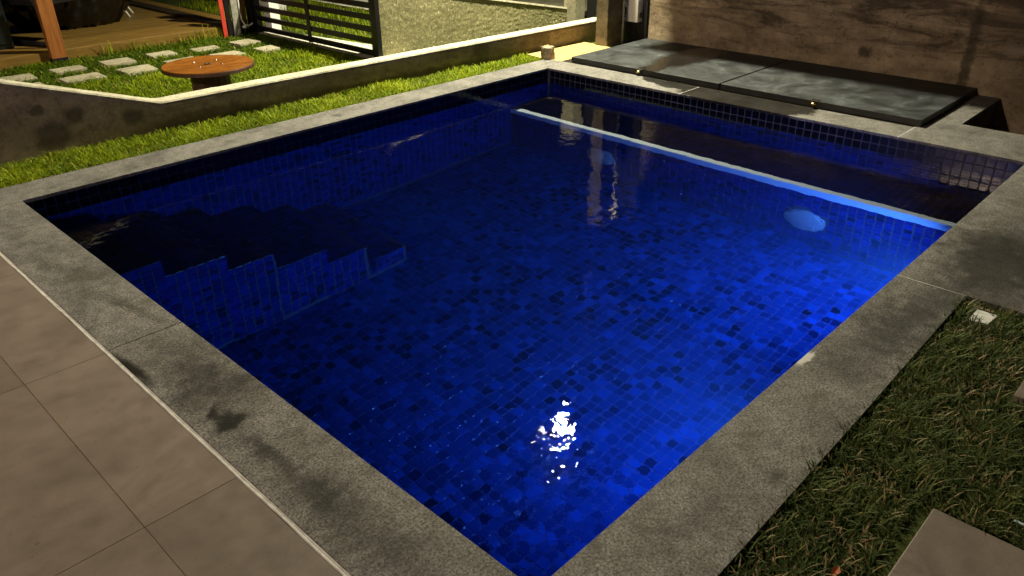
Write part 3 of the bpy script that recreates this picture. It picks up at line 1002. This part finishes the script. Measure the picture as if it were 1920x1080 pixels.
def grass(name, n, region, hgt, wid, m, mask=None, lean=.5, dry=.08, label=None, z0=-.04, seed=1, patch=1.4, tone=None):
    r = np.random.default_rng(seed)
    x0, y0, x1, y1 = region
    px = r.uniform(x0, x1, n); py = r.uniform(y0, y1, n)
    if mask is not None:
        keep = mask(px, py)
        px, py = px[keep], py[keep]
    n = len(px)
    pn = np.array([mnoise.fractal((a * patch * 2, b_ * patch * 2, seed), 1, 2, 4) for a, b_ in zip(px, py)])
    ang = r.uniform(0, 2 * np.pi, n)
    h = hgt * r.uniform(.4, 1.35, n) * (1 + .6 * pn)
    w = wid * r.uniform(.7, 1.3, n)
    ln = lean * r.uniform(.2, 1.5, n) * h
    dirx, diry = np.cos(ang), np.sin(ang)
    sx, sy = -diry, dirx
    segs = [(0, 0, 1.0), (.45, .22, .9), (.8, .6, .6), (.97, 1.0, .08)]
    V = np.zeros((n, 8, 3))
    for k, (hz, lx, ww) in enumerate(segs):
        for s in (0, 1):
            sg = (-1 if s == 0 else 1) * .5 * w * ww
            V[:, k * 2 + s, 0] = px + dirx * ln * lx + sx * sg
            V[:, k * 2 + s, 1] = py + diry * ln * lx + sy * sg
            V[:, k * 2 + s, 2] = z0 + h * hz
    F = np.array([[0, 1, 3, 2], [2, 3, 5, 4], [4, 5, 7, 6]])
    faces = (np.arange(n)[:, None, None] * 8 + F[None]).reshape(-1, 4)
    me = bpy.data.meshes.new(name)
    me.vertices.add(n * 8)
    me.vertices.foreach_set('co', V.reshape(-1))
    me.loops.add(len(faces) * 4)
    me.loops.foreach_set('vertex_index', faces.reshape(-1))
    me.polygons.add(len(faces))
    me.polygons.foreach_set('loop_start', np.arange(len(faces)) * 4)
    me.polygons.foreach_set('loop_total', np.full(len(faces), 4))
    t = np.clip(.42 + .32 * pn + r.normal(0, .16, n) + (tone(px, py) if tone else 0), 0, .84)
    dr = r.random(n) < dry * (1 + 2.2 * np.clip(pn * -1.5, -.4, 1))
    t = np.where(dr, r.uniform(.86, 1.0, n), t)
    at = me.attributes.new('tint', 'FLOAT', 'POINT')
    at.data.foreach_set('value', np.repeat(t, 8))
    me.materials.append(m)
    me.update(); me.validate()
    o = bpy.data.objects.new(name, me)
    COL.objects.link(o)
    return tag(o, label, 'grass', None, 'stuff')

def no_stones(px, py):
    k = np.ones(len(px), bool)
    for (a, c), (d, e) in stones:
        k &= ~((px > a + .008) & (px < c - .008) & (py > d + .008) & (py < e - .008))
    return k & (py > 4.90 - px * .04) & ~((px - 1.82) ** 2 + (py - 5.18) ** 2 < .14 ** 2)
grass('grass', 52000, (-.3, 4.75, 3.66, 7.82), .036, .0085, M_GRASS, no_stones, 1.3, .04, 'green lawn round the stepping stones and spool table', seed=21, tone=lambda px, py: np.where(py > 6.55 + .1 * np.sin(px * 5), -.36, -.06))
grass('grass', 24000, (-.9, 4.17, 4.72, 4.80), .040, .0072, M_GRASS,
      lambda px, py: (py < wy(px) + .0) & (py > 4.192 + .0015 * px) & (py > 4.17) & ~((px > 4.66) & (py < 4.3)), 1.2, .05, 'strip of grass between pool coping and low concrete wall', seed=22)
grass('grass', 9000, (4.0, 5.4, 5.42, 10.5), .06, .010, M_GRASS, lambda px, py: py > 5.6 + (px - 3.8) * 1.34, .6, .05, 'grass verge beyond the black gate', seed=23)
# taller tufts along the deck edge
grass('grass', 170, (1.9, 7.73, 3.5, 7.80), .11, .007, M_GRASS, None, .7, .15, 'taller tufts of grass along the deck edge', seed=24)

# the right-hand lawn beside the pool
def right_mask(px, py):
    edge = np.where(px < 1.2, -.318 + px * .0100, -.305 + (px - 1.2) * .0145)
    k = py < edge + .004
    k &= px < 2.352
    for x0, y0, x1, y1 in ((.05, -1.35, 1.015, -.585), (1.70, -1.35, 2.32, -.60), (2.195, -.43, 2.345, -.325)):
        k &= ~((px > x0) & (px < x1) & (py > y0) & (py < y1))
    return k
grass('grass', 46000, (-.1, -1.7, 2.36, -.28), .034, .0052, M_GRASSR, right_mask, 1.1, .11, 'dark lawn between right-hand coping and beige stepping slabs', z0=-.028, seed=25, patch=3.2)

# beige stepping slabs in the right-hand lawn
s1 = prism('stepping_slab', [(.10, -1.30), (.988, -1.30), (.988, -.622), (.10, -.622)], -.045, -.004, M_FLOOR, None, .003)
tag(s1, 'beige porcelain stepping slab in the lawn nearest the camera', 'stepping slab', 'stepping slabs in the right-hand lawn')
s2 = prism('stepping_slab', [(1.735, -1.30), (2.29, -1.30), (2.29, -.63), (1.735, -.63)], -.045, -.004, M_FLOOR, None, .003)
tag(s2, 'beige stepping slab in the lawn near the white inspection lid', 'stepping slab', 'stepping slabs in the right-hand lawn')
lid = thing('inspection_lid', (2.27, -.38, -.04), 'small white inspection lid sunk in the lawn by the coping', 'lid')
prism('lid_plate', [(2.205, -.345), (2.225, -.415), (2.325, -.425), (2.328, -.345)], -.036, -.022, M_WHITE, lid, .004)
for sx, sy in ((2.226, -.357), (2.312, -.408)):
    lathe('screw', [(.004, -.0225), (.004, -.0205), (.0001, -.020)], (sx, sy, 0), M_STEEL, lid, 8)
prism('soil_patch', [(2.12, -.285), (2.10, -.33), (2.19, -.44), (2.34, -.45), (2.352, -.285)], -.055, -.0265, M_SOIL)['kind'] = 'structure'
bm = bmesh.new()
pts = []
for i in range(14):
    x = 2.352
    y = -.30 - i * .045
    pts.append((bm.verts.new((2.364, y, -.022)), bm.verts.new((2.345 - .012 * abs(mnoise.noise((y * 9, 1, 2))), y, -.03 - .008 * mnoise.noise((y * 14, 0, 0)))), bm.verts.new((2.338 - .02 * abs(mnoise.noise((y * 7, 4, 2))), y, -.05))))
for a, c in zip(pts, pts[1:]):
    for k in range(2):
        bm.faces.new((a[k], a[k + 1], c[k + 1], c[k]))
bmesh.ops.recalc_face_normals(bm, faces=bm.faces)
tag(bm_obj('mortar_fillet', bm, M_STONE2, None, True), kind='structure')
# a dry leaf and a pale twig
lf = mesh_obj('fallen_leaf', [(.55, -.52, -.006), (.575, -.51, .004), (.60, -.52, -.002), (.578, -.533, .002), (.576, -.521, -.004)], [(0, 1, 4), (1, 2, 4), (2, 3, 4), (3, 0, 4)], M_LEAF)
tag(lf, 'small orange dry leaf lying in the dark grass', 'leaf')
tw = tube('twig', [(1.09, -.80, -.004), (1.085, -.84, -.002), (1.075, -.90, -.005)], .0035, M_PVC, None, 6)
tag(tw, 'short pale stick lying on the grass by the right edge', 'stick')

# spool table
sp = thing('spool_table', (1.82, 5.18, 0), 'round varnished wooden cable spool table standing on the lawn', 'table')
cx, cyy = 1.82, 5.18
R0 = .345
nb = 6
for k in range(nb):
    a = -R0 + 2 * R0 * k / nb + .0012
    c = -R0 + 2 * R0 * (k + 1) / nb - .0012
    pts = []
    for t_ in np.linspace(a, c, 7): pts.append((t_, math.sqrt(max(0, R0 * R0 - t_ * t_))))
    for t_ in np.linspace(c, a, 7): pts.append((t_, -math.sqrt(max(0, R0 * R0 - t_ * t_))))
    th = .25
    q = [(cx + (-u[1]) * math.cos(th) - u[0] * math.sin(th), cyy + (-u[1]) * math.sin(th) + u[0] * math.cos(th)) for u in pts]
    cl = []
    for u in q:
        if not cl or (abs(u[0] - cl[-1][0]) + abs(u[1] - cl[-1][1])) > 1e-4: cl.append(u)
    if (abs(cl[0][0] - cl[-1][0]) + abs(cl[0][1] - cl[-1][1])) < 1e-4: cl.pop()
    prism('top_board', cl, .245, .274 + .001 * (k % 2), M_SPOOL, sp, .002)
lathe('rim', [(R0 - .004, .243), (R0 + .005, .244), (R0 + .005, .268), (R0 - .004, .2725)], (cx, cyy, 0), M_SPOOLD, sp, 48, smooth=False)
lathe('under_disc', [(.17, .228), (.17, .2445), (.01, .2447)], (cx, cyy, 0), M_SPOOLD, sp, 40, smooth=False)
for k in range(16):
    a0, a1 = 2 * math.pi * k / 16 + .01, 2 * math.pi * (k + 1) / 16 - .01
    prism('drum_stave', [(cx + r_ * math.cos(a), cyy + r_ * math.sin(a)) for r_, a in ((.125, a0), (.15, a0), (.15, a1), (.125, a1))], -.03, .2275, M_SPOOLD, sp)
lathe('centre_hole_ring', [(.03, .2755), (.03, .2785), (.012, .2785), (.012, .2755)], (cx, cyy, 0), M_SPOOLD, sp, 20)
for k in range(4):
    a = k * math.pi / 2 + .6
    lathe('bolt', [(.010, .274), (.010, .281), (.0001, .283)], (cx + .12 * math.cos(a), cyy + .12 * math.sin(a), 0), M_STEEL, sp, 8)

# ------------------------------------------------------------------ black gate
gt = thing('gate', (3.68, 6.53, 0), 'black metal gate of horizontal slats at the edge of the lawn', 'gate')
nsl = 7
for k in range(nsl):
    z0 = .004 + k * .1105
    box('slat', (3.666, 5.492, z0 + (.0 if k else -.0)), (3.690, 7.669, z0 + .052), M_GATE, gt, .002)
box('gate_stile', (3.652, 5.412, -.035), (3.704, 5.4915, .735), M_GATE, gt, .003)
box('gate_stile', (3.652, 7.6695, -.035), (3.704, 7.73, .735), M_GATE, gt, .003)
box('centre_stile', (3.6555, 6.575, .0), (3.6655, 6.64, .72), M_GATE, gt, .002)
gp = thing('gate_post', (3.70, 7.68, 0), 'thick black post at the deck end of the slatted gate', 'post')
box('shaft', (3.64, 7.75, -.05), (3.76, 7.87, 1.15), M_GATE, gp, .004)
box('cap', (3.63, 7.74, 1.1505), (3.77, 7.88, 1.18), M_GATE, gp, .003)

# ground outside the gate
def flat(name, pts, z, m):
    return tag(mesh_obj(name, [(x, y, z) for x, y in pts], [list(range(len(pts)))], m), kind='structure')
flat('gate_threshold', [(3.60, 5.30), (4.02, 5.30), (4.05, 6.1), (3.92, 7.0), (3.78, 7.62), (3.60, 7.62)], -.012, M_PAVE)
flat('driveway', [(3.9, 5.62), (7.06, 5.62), (7.06, 9.98), (5.42, 7.78), (4.07, 5.94)], -.008, M_DRIVE)
rcw = thing('rough_cast_wall', (5.1, 5.5, 0), 'rough-cast olive wall with a sloping pale top between gate and pillar', 'wall')
def rct(x): return .655 - .186 * (x - 3.71)
bm = bmesh.new(); rows = []
for i in range(141):
    x = 3.712 + (6.496 - 3.712) * i / 140
    row = []
    for j in range(31):
        z = -.06 + (rct(x) + .06 - .012) * j / 30
        d = .006 * mnoise.noise((x * 40, z * 40, 2)) + .004 * mnoise.noise((x * 90, z * 90, 5)) + .006 * mnoise.noise((x * 5, z * 1.2, 5))
        row.append(bm.verts.new((x, 5.455 + d, z)))
    row += [bm.verts.new((x, 5.59, rct(x) - .012)), bm.verts.new((x, 5.59, -.06))]
    rows.append(row)
for a_, c_ in zip(rows, rows[1:]):
    for k in range(len(a_)):
        bm.faces.new((a_[k], a_[(k + 1) % len(a_)], c_[(k + 1) % len(a_)], c_[k]))
bm.faces.new(rows[0]); bm.faces.new(rows[-1])
bmesh.ops.recalc_face_normals(bm, faces=bm.faces)
bm_obj('wall_body', bm, M_DRIVE, rcw, True)
bm = bmesh.new(); rows = []
for i in range(60):
    x = 3.712 + (6.494 - 3.712) * i / 59
    e = .004 * mnoise.noise((x * 9, 1, 0))
    rows.append([bm.verts.new((x, 5.442 + e, rct(x) - .0115)), bm.verts.new((x, 5.445 + e, rct(x) + .006)), bm.verts.new((x, 5.598, rct(x) + .006)), bm.verts.new((x, 5.60, rct(x) - .0115))])
for a_, c_ in zip(rows, rows[1:]):
    for k in range(4):
        bm.faces.new((a_[k], a_[(k + 1) % 4], c_[(k + 1) % 4], c_[k]))
bm.faces.new(rows[0]); bm.faces.new(rows[-1])
bmesh.ops.recalc_face_normals(bm, faces=bm.faces)
bm_obj('wall_cap', bm, M_WALLTOP, rcw)
flat('pavement', [(5.43, 7.81), (6.35, 9.04), (6.35, 16), (5.43, 16)], -.008, M_PAVE)
tag(prism('kerb', [(7.065, 4.6), (7.32, 4.6), (7.32, 5.66), (7.065, 5.66)], -.05, .012, M_PAVE, None, .01), kind='structure')
flat('road', [(7.325, 2), (16, 2), (16, 18), (7.325, 18)], -.03, M_ROAD)
wp = thing('white_garden_wall', (4.75, 9.5, 0), 'bright white low wall seen through the gate slats', 'wall')
box('wall_body', (4.62, 8.9, -.05), (4.78, 9.7, .55), M_WHITE, wp, .006)
box('wall_cap', (4.60, 8.88, .5505), (4.80, 9.72, .59), M_WHITE, wp, .004)
wpo = thing('white_post', (3.79, 7.58, 0), 'bright white post just behind the deck end of the gate', 'post')
box('shaft', (3.74, 7.51, -.05), (3.86, 7.655, .62), M_WHITE, wpo, .006)
box('cap', (3.735, 7.505, .6205), (3.865, 7.66, .64), M_WHITE, wpo, .003)
gpil = thing('plaster_pillar', (6.6, 5.4, 0), 'cream plastered pillar at the end of the low wall', 'pillar')
box('shaft', (6.50, 5.32, -.05), (6.68, 5.50, 1.15), M_PALEPLASTER, gpil, .006)
box('cap', (6.48, 5.30, 1.1505), (6.70, 5.52, 1.19), M_PALEPLASTER, gpil, .004)
sg = thing('steel_door', (6.75, 5.1, 0), 'narrow dark steel door leaf between pillar and concrete post', 'door')
box('door_leaf', (6.705, 4.98, -.03), (6.74, 5.31, 1.1), M_BLACK, sg, .003)
tube('door_handle', [(6.69, 5.08, .16), (6.685, 5.08, .22), (6.69, 5.08, .30)], .011, M_STEEL, sg)

# ------------------------------------------------------------------ timber deck and what stands on it
DZ = .075
dk = thing('timber_deck', (1.5, 9.5, 0), 'raised brown timber deck beyond the lawn', 'deck')
yy = 7.83
k = 0
while yy < 13.0:
    box('plank', (-2.4, yy + .002, DZ - .028), (3.28, yy + .138, DZ), M_DECK, dk, .003)
    yy += .14
    k += 1
box('fascia_board', (-2.4, 7.803, -.06), (3.28, 7.829, DZ - .004), M_DECK, dk, .003)
for xb in (-2.0, -.7, .6, 1.9, 3.1):
    box('joist', (xb, 7.83, -.05), (xb + .07, 13.0, DZ - .0285), M_DECK, dk)
bmz = box('floor_beam', (3.285, 7.80, -.05), (3.42, 13.0, .10), M_DARKBEAM)
tag(bmz, 'dark timber beam along the right-hand end of the deck', 'beam')
d2 = thing('deck_landing', (3.8, 10.4, 0), 'narrow strip of brown decking beyond the dark beam', 'deck')
for k in range(2):
    box('plank', (3.425 + k * .14, 8.05, -.05), (3.560 + k * .14, 13.0, .06), M_DECK, d2, .003)

wpst = thing('timber_post', (1.52, 7.86, 0), 'brown square timber post at the front edge of the deck', 'post')
box('shaft', (1.45, 7.80 - .075, -.04), (1.59, 7.80, 1.0), M_POST, wpst, .006)
box('metal_shoe', (1.446, 7.721, -.04), (1.594, 7.804, .02), M_BLACK, wpst, .002)
wps2 = thing('timber_post', (3.1, 7.86, 0), 'dark brown timber plank post behind the white cable', 'post')
box('shaft', (3.47, 7.80, -.04), (3.60, 7.90, .9), M_POST, wps2, .006)
box('shoe', (3.465, 7.795, -.04), (3.605, 7.905, .02), M_BLACK, wps2)
# red and grey boards leaning by the gate
rb = prism('red_board', [(3.262, 7.74), (3.305, 7.73), (3.312, 7.755), (3.27, 7.765)], -.04, .62, M_RED, None, .003)
tag(rb, 'red painted narrow board standing upright at the deck corner', 'board')
gb = thing('grey_board', (3.40, 7.70, 0), 'grey weathered board leaning beside the red board', 'board')
bm = bmesh.new()
for i in range(2):
    pass
prism_bm([(3.37, 7.69), (3.44, 7.68), (3.445, 7.715), (3.375, 7.725)], -.04, .68, .003, bm)
for v in bm.verts:
    v.co.x += .02 * max(0, v.co.z) + .006 * mnoise.noise((0, 0, v.co.z * 3))
bm_obj('plank', bm, M_GREYWOOD, gb)
dbp = prism('black_board', [(3.315, 7.72), (3.362, 7.71), (3.366, 7.74), (3.32, 7.75)], -.04, .58, M_BLACK, None, .003)
tag(dbp, 'narrow black board between the red and the grey boards', 'board')
cb = tube('cable', [(3.53, 7.78, .66), (3.49, 7.72, .6), (3.475, 7.70, .35), (3.472, 7.70, .22), (3.482, 7.70, .14), (3.51, 7.70, .085), (3.55, 7.70, .065), (3.585, 7.70, .072), (3.612, 7.70, .09)], .009, M_WHITE, None, 8)
tag(cb, 'white cable hanging in a loop beside the black gate post', 'cable')
fl_ = thing('floor_valve', (3.50, 7.68, 0), 'small white tap knob at the foot of the timber plank', 'tap')
tube('stem', [(3.50, 7.69, -.04), (3.50, 7.69, .045)], .012, M_BLACK, fl_)
lathe('tap_knob', [(.008, .045), (.024, .05), (.026, .062), (.018, .074), (.0001, .077)], (3.50, 7.69, 0), M_WHITE, fl_, 14)

# dark appliance at the left edge
bn = thing('cool_box', (1.0, 8.4, DZ), 'tall dark box cabinet at the left end of the deck', 'cabinet')
box('body', (.62, 8.28, DZ + .001), (1.30, 8.85, DZ + 1.2), M_BIN, bn, .01)
box('door_panel', (.64, 8.262, DZ + .05), (1.28, 8.279, DZ + 1.18), M_BIN, bn, .004)
box('handle', (1.22, 8.235, DZ + .4), (1.25, 8.261, DZ + .8), M_STEEL, bn, .004)
fr = thing('metal_bench', (1.5, 8.5, DZ), 'black metal bench frame behind the timber post', 'bench')
box('runner', (1.37, 8.46, DZ + .001), (1.87, 8.51, DZ + .045), M_BLACK, fr, .003) if False else None
bm = bmesh.new()
tube_bm([(1.33, 8.52, DZ + .028), (1.56, 7.99, DZ + .028)], .026, 6, bm)
bm_obj('runner', bm, M_BLACK, fr)
bm = bmesh.new()
tube_bm([(1.555, 8.0, DZ + .03), (1.50, 8.02, DZ + .55)], .024, 6, bm)
bm_obj('leg', bm, M_BLACK, fr)
bm = bmesh.new()
tube_bm([(1.335, 8.51, DZ + .03), (1.30, 8.52, DZ + .55)], .024, 6, bm)
bm_obj('leg', bm, M_BLACK, fr)
prism('seat', [(1.25, 8.6), (1.55, 7.95), (2.05, 8.2), (1.75, 8.85)], DZ + .40, DZ + .46, M_BLACK, fr, .01)
# furniture under a black plastic cover
cv = thing('covered_furniture', (2.25, 9.35, DZ), 'garden furniture wrapped in shiny black plastic sheet on the deck', 'covered furniture')
bm = bmesh.new()
rings = []
NS, NR = 96, 26
for j in range(NR + 1):
    t_ = j / NR
    z = DZ + .002 + t_ * 1.0
    ring = []
    for i in range(NS):
        a = 2 * math.pi * i / NS
        fold = .045 * mnoise.noise((math.cos(a) * 3.2, math.sin(a) * 3.2, t_ * 1.1)) + .035 * abs(mnoise.noise((math.cos(a) * 7, math.sin(a) * 7, t_ * 2.2 + 4))) + .012 * mnoise.noise((math.cos(a) * 18, math.sin(a) * 18, t_ * 9))
        r_ = (.44 + .2 * math.sin(min(1, t_ * 2.2) * 1.57)) * (1 if t_ < .8 else (1 - ((t_ - .8) / .2) ** 2 * .55)) + fold * 2.2
        ring.append(bm.verts.new((2.22 + r_ * math.cos(a) * 1.12, 9.38 + r_ * math.sin(a) * .95, z)))
    rings.append(ring)
for a_, c_ in zip(rings, rings[1:]):
    for i in range(NS):
        bm.faces.new((a_[i], a_[(i + 1) % NS], c_[(i + 1) % NS], c_[i]))
bm.faces.new(rings[-1]); bm.faces.new(rings[0])
bmesh.ops.recalc_face_normals(bm, faces=bm.faces)
bm_obj('cover', bm, M_PLASTIC, cv, True)
tube('leg', [(2.885, 9.33, DZ), (2.80, 9.42, DZ + .22)], .012, M_WHITE, cv, 8)
tube('leg', [(3.03, 9.58, DZ), (2.93, 9.68, DZ + .22)], .012, M_WHITE, cv, 8)
lamp_defs = []

# ------------------------------------------------------------------ lamps
FLOOD_W, FLOOD_E = 3300, 160
def lamp_light(name, loc, power, color, radius, parent, kind='POINT', target=None, spot=None, blend=.5):
    L = bpy.data.lights.new(name, kind)
    L.energy = power
    L.color = color
    L.shadow_soft_size = radius
    o = bpy.data.objects.new(name, L)
    if kind == 'SPOT':
        L.spot_size = spot
        L.spot_blend = blend
        o.rotation_euler = (Vector(target) - Vector(loc)).to_track_quat('-Z', 'Y').to_euler()
    COL.objects.link(o)
    o.location = loc
    if parent:
        o.parent = parent
        o.location = Vector(loc) - parent.location
    return o
def emit_mat(name, color, s):
    m, nt, b = mat(name)
    nt.links.new(ramp(nt, noise(nt, coords(nt), 20), [(.3, color), (.7, color)]), b.inputs['Emission Color'])
    b.inputs['Emission Strength'].default_value = s
    b.inputs['Base Color'].default_value = (.8, .8, .8, 1)
    return m
fl2 = thing('flood_lamp', (6.3, 4.78, 0), 'slim dark lamp pole with a flood lamp, by the end of the low wall', 'lamp post')
tube('pole', [(6.3, 4.80, -.05), (6.3, 4.80, 4.35), (6.2, 4.75, 4.5), (5.8, 4.6, 4.54), (5.25, 4.35, 4.54)], [.028, .026, .024, .022, .02], M_GREYPAINT, fl2, 10)
box('base_plate', (6.22, 4.72, -.045), (6.38, 4.88, -.002), M_BLACK, fl2, .004)
fh = box('lamp_head', (5.10, 4.27, 4.47), (5.40, 4.43, 4.525), M_BLACK, fl2, .01)
box('lens', (5.12, 4.285, 4.452), (5.38, 4.415, 4.4695), emit_mat('flood_lens', (1.0, .93, .64), FLOOD_E), fh, .003)
FL = lamp_light('flood_light', (5.25, 4.35, 4.40), FLOOD_W, (1.0, .93, .64), .07, fl2, 'SPOT', (4.1, 4.3, 0), math.radians(136), 1.0)

hw = thing('house_wall', (-7.2, 2, 0), 'plastered house wall behind the terrace', 'wall')
box('wall_body', (-7.3, -6, -.05), (-7.06, 9, 5.2), M_HOUSE, hw)
wlp = thing('wall_lamp', (-7.05, 2.6, 4.2), 'warm lamp high on the house wall over the terrace', 'wall lamp')
box('bracket', (-7.0595, 2.54, 4.12), (-7.0, 2.66, 4.28), M_BLACK, wlp, .004)
lathe('globe', [(.02, 4.12), (.07, 4.14), (.09, 4.20), (.07, 4.26), (.02, 4.28)], (-6.92, 2.6, 0), emit_mat('globe_glass', (1.0, .77, .60), 8), wlp, 20)
lamp_light('house_light', (-6.75, 2.6, 4.2), 900, (1.0, .77, .58), .12, wlp)

# light refracted through the water reaches the bench nosing
if CAUSTIC:
    FL.data.cycles.is_caustics_light = True
    for o_ in COL.objects:
        if o_.name.startswith('water'):
            o_.cycles.is_caustics_caster = True
        if o_.name.startswith('nosing_strip'):
            o_.cycles.is_caustics_receiver = True
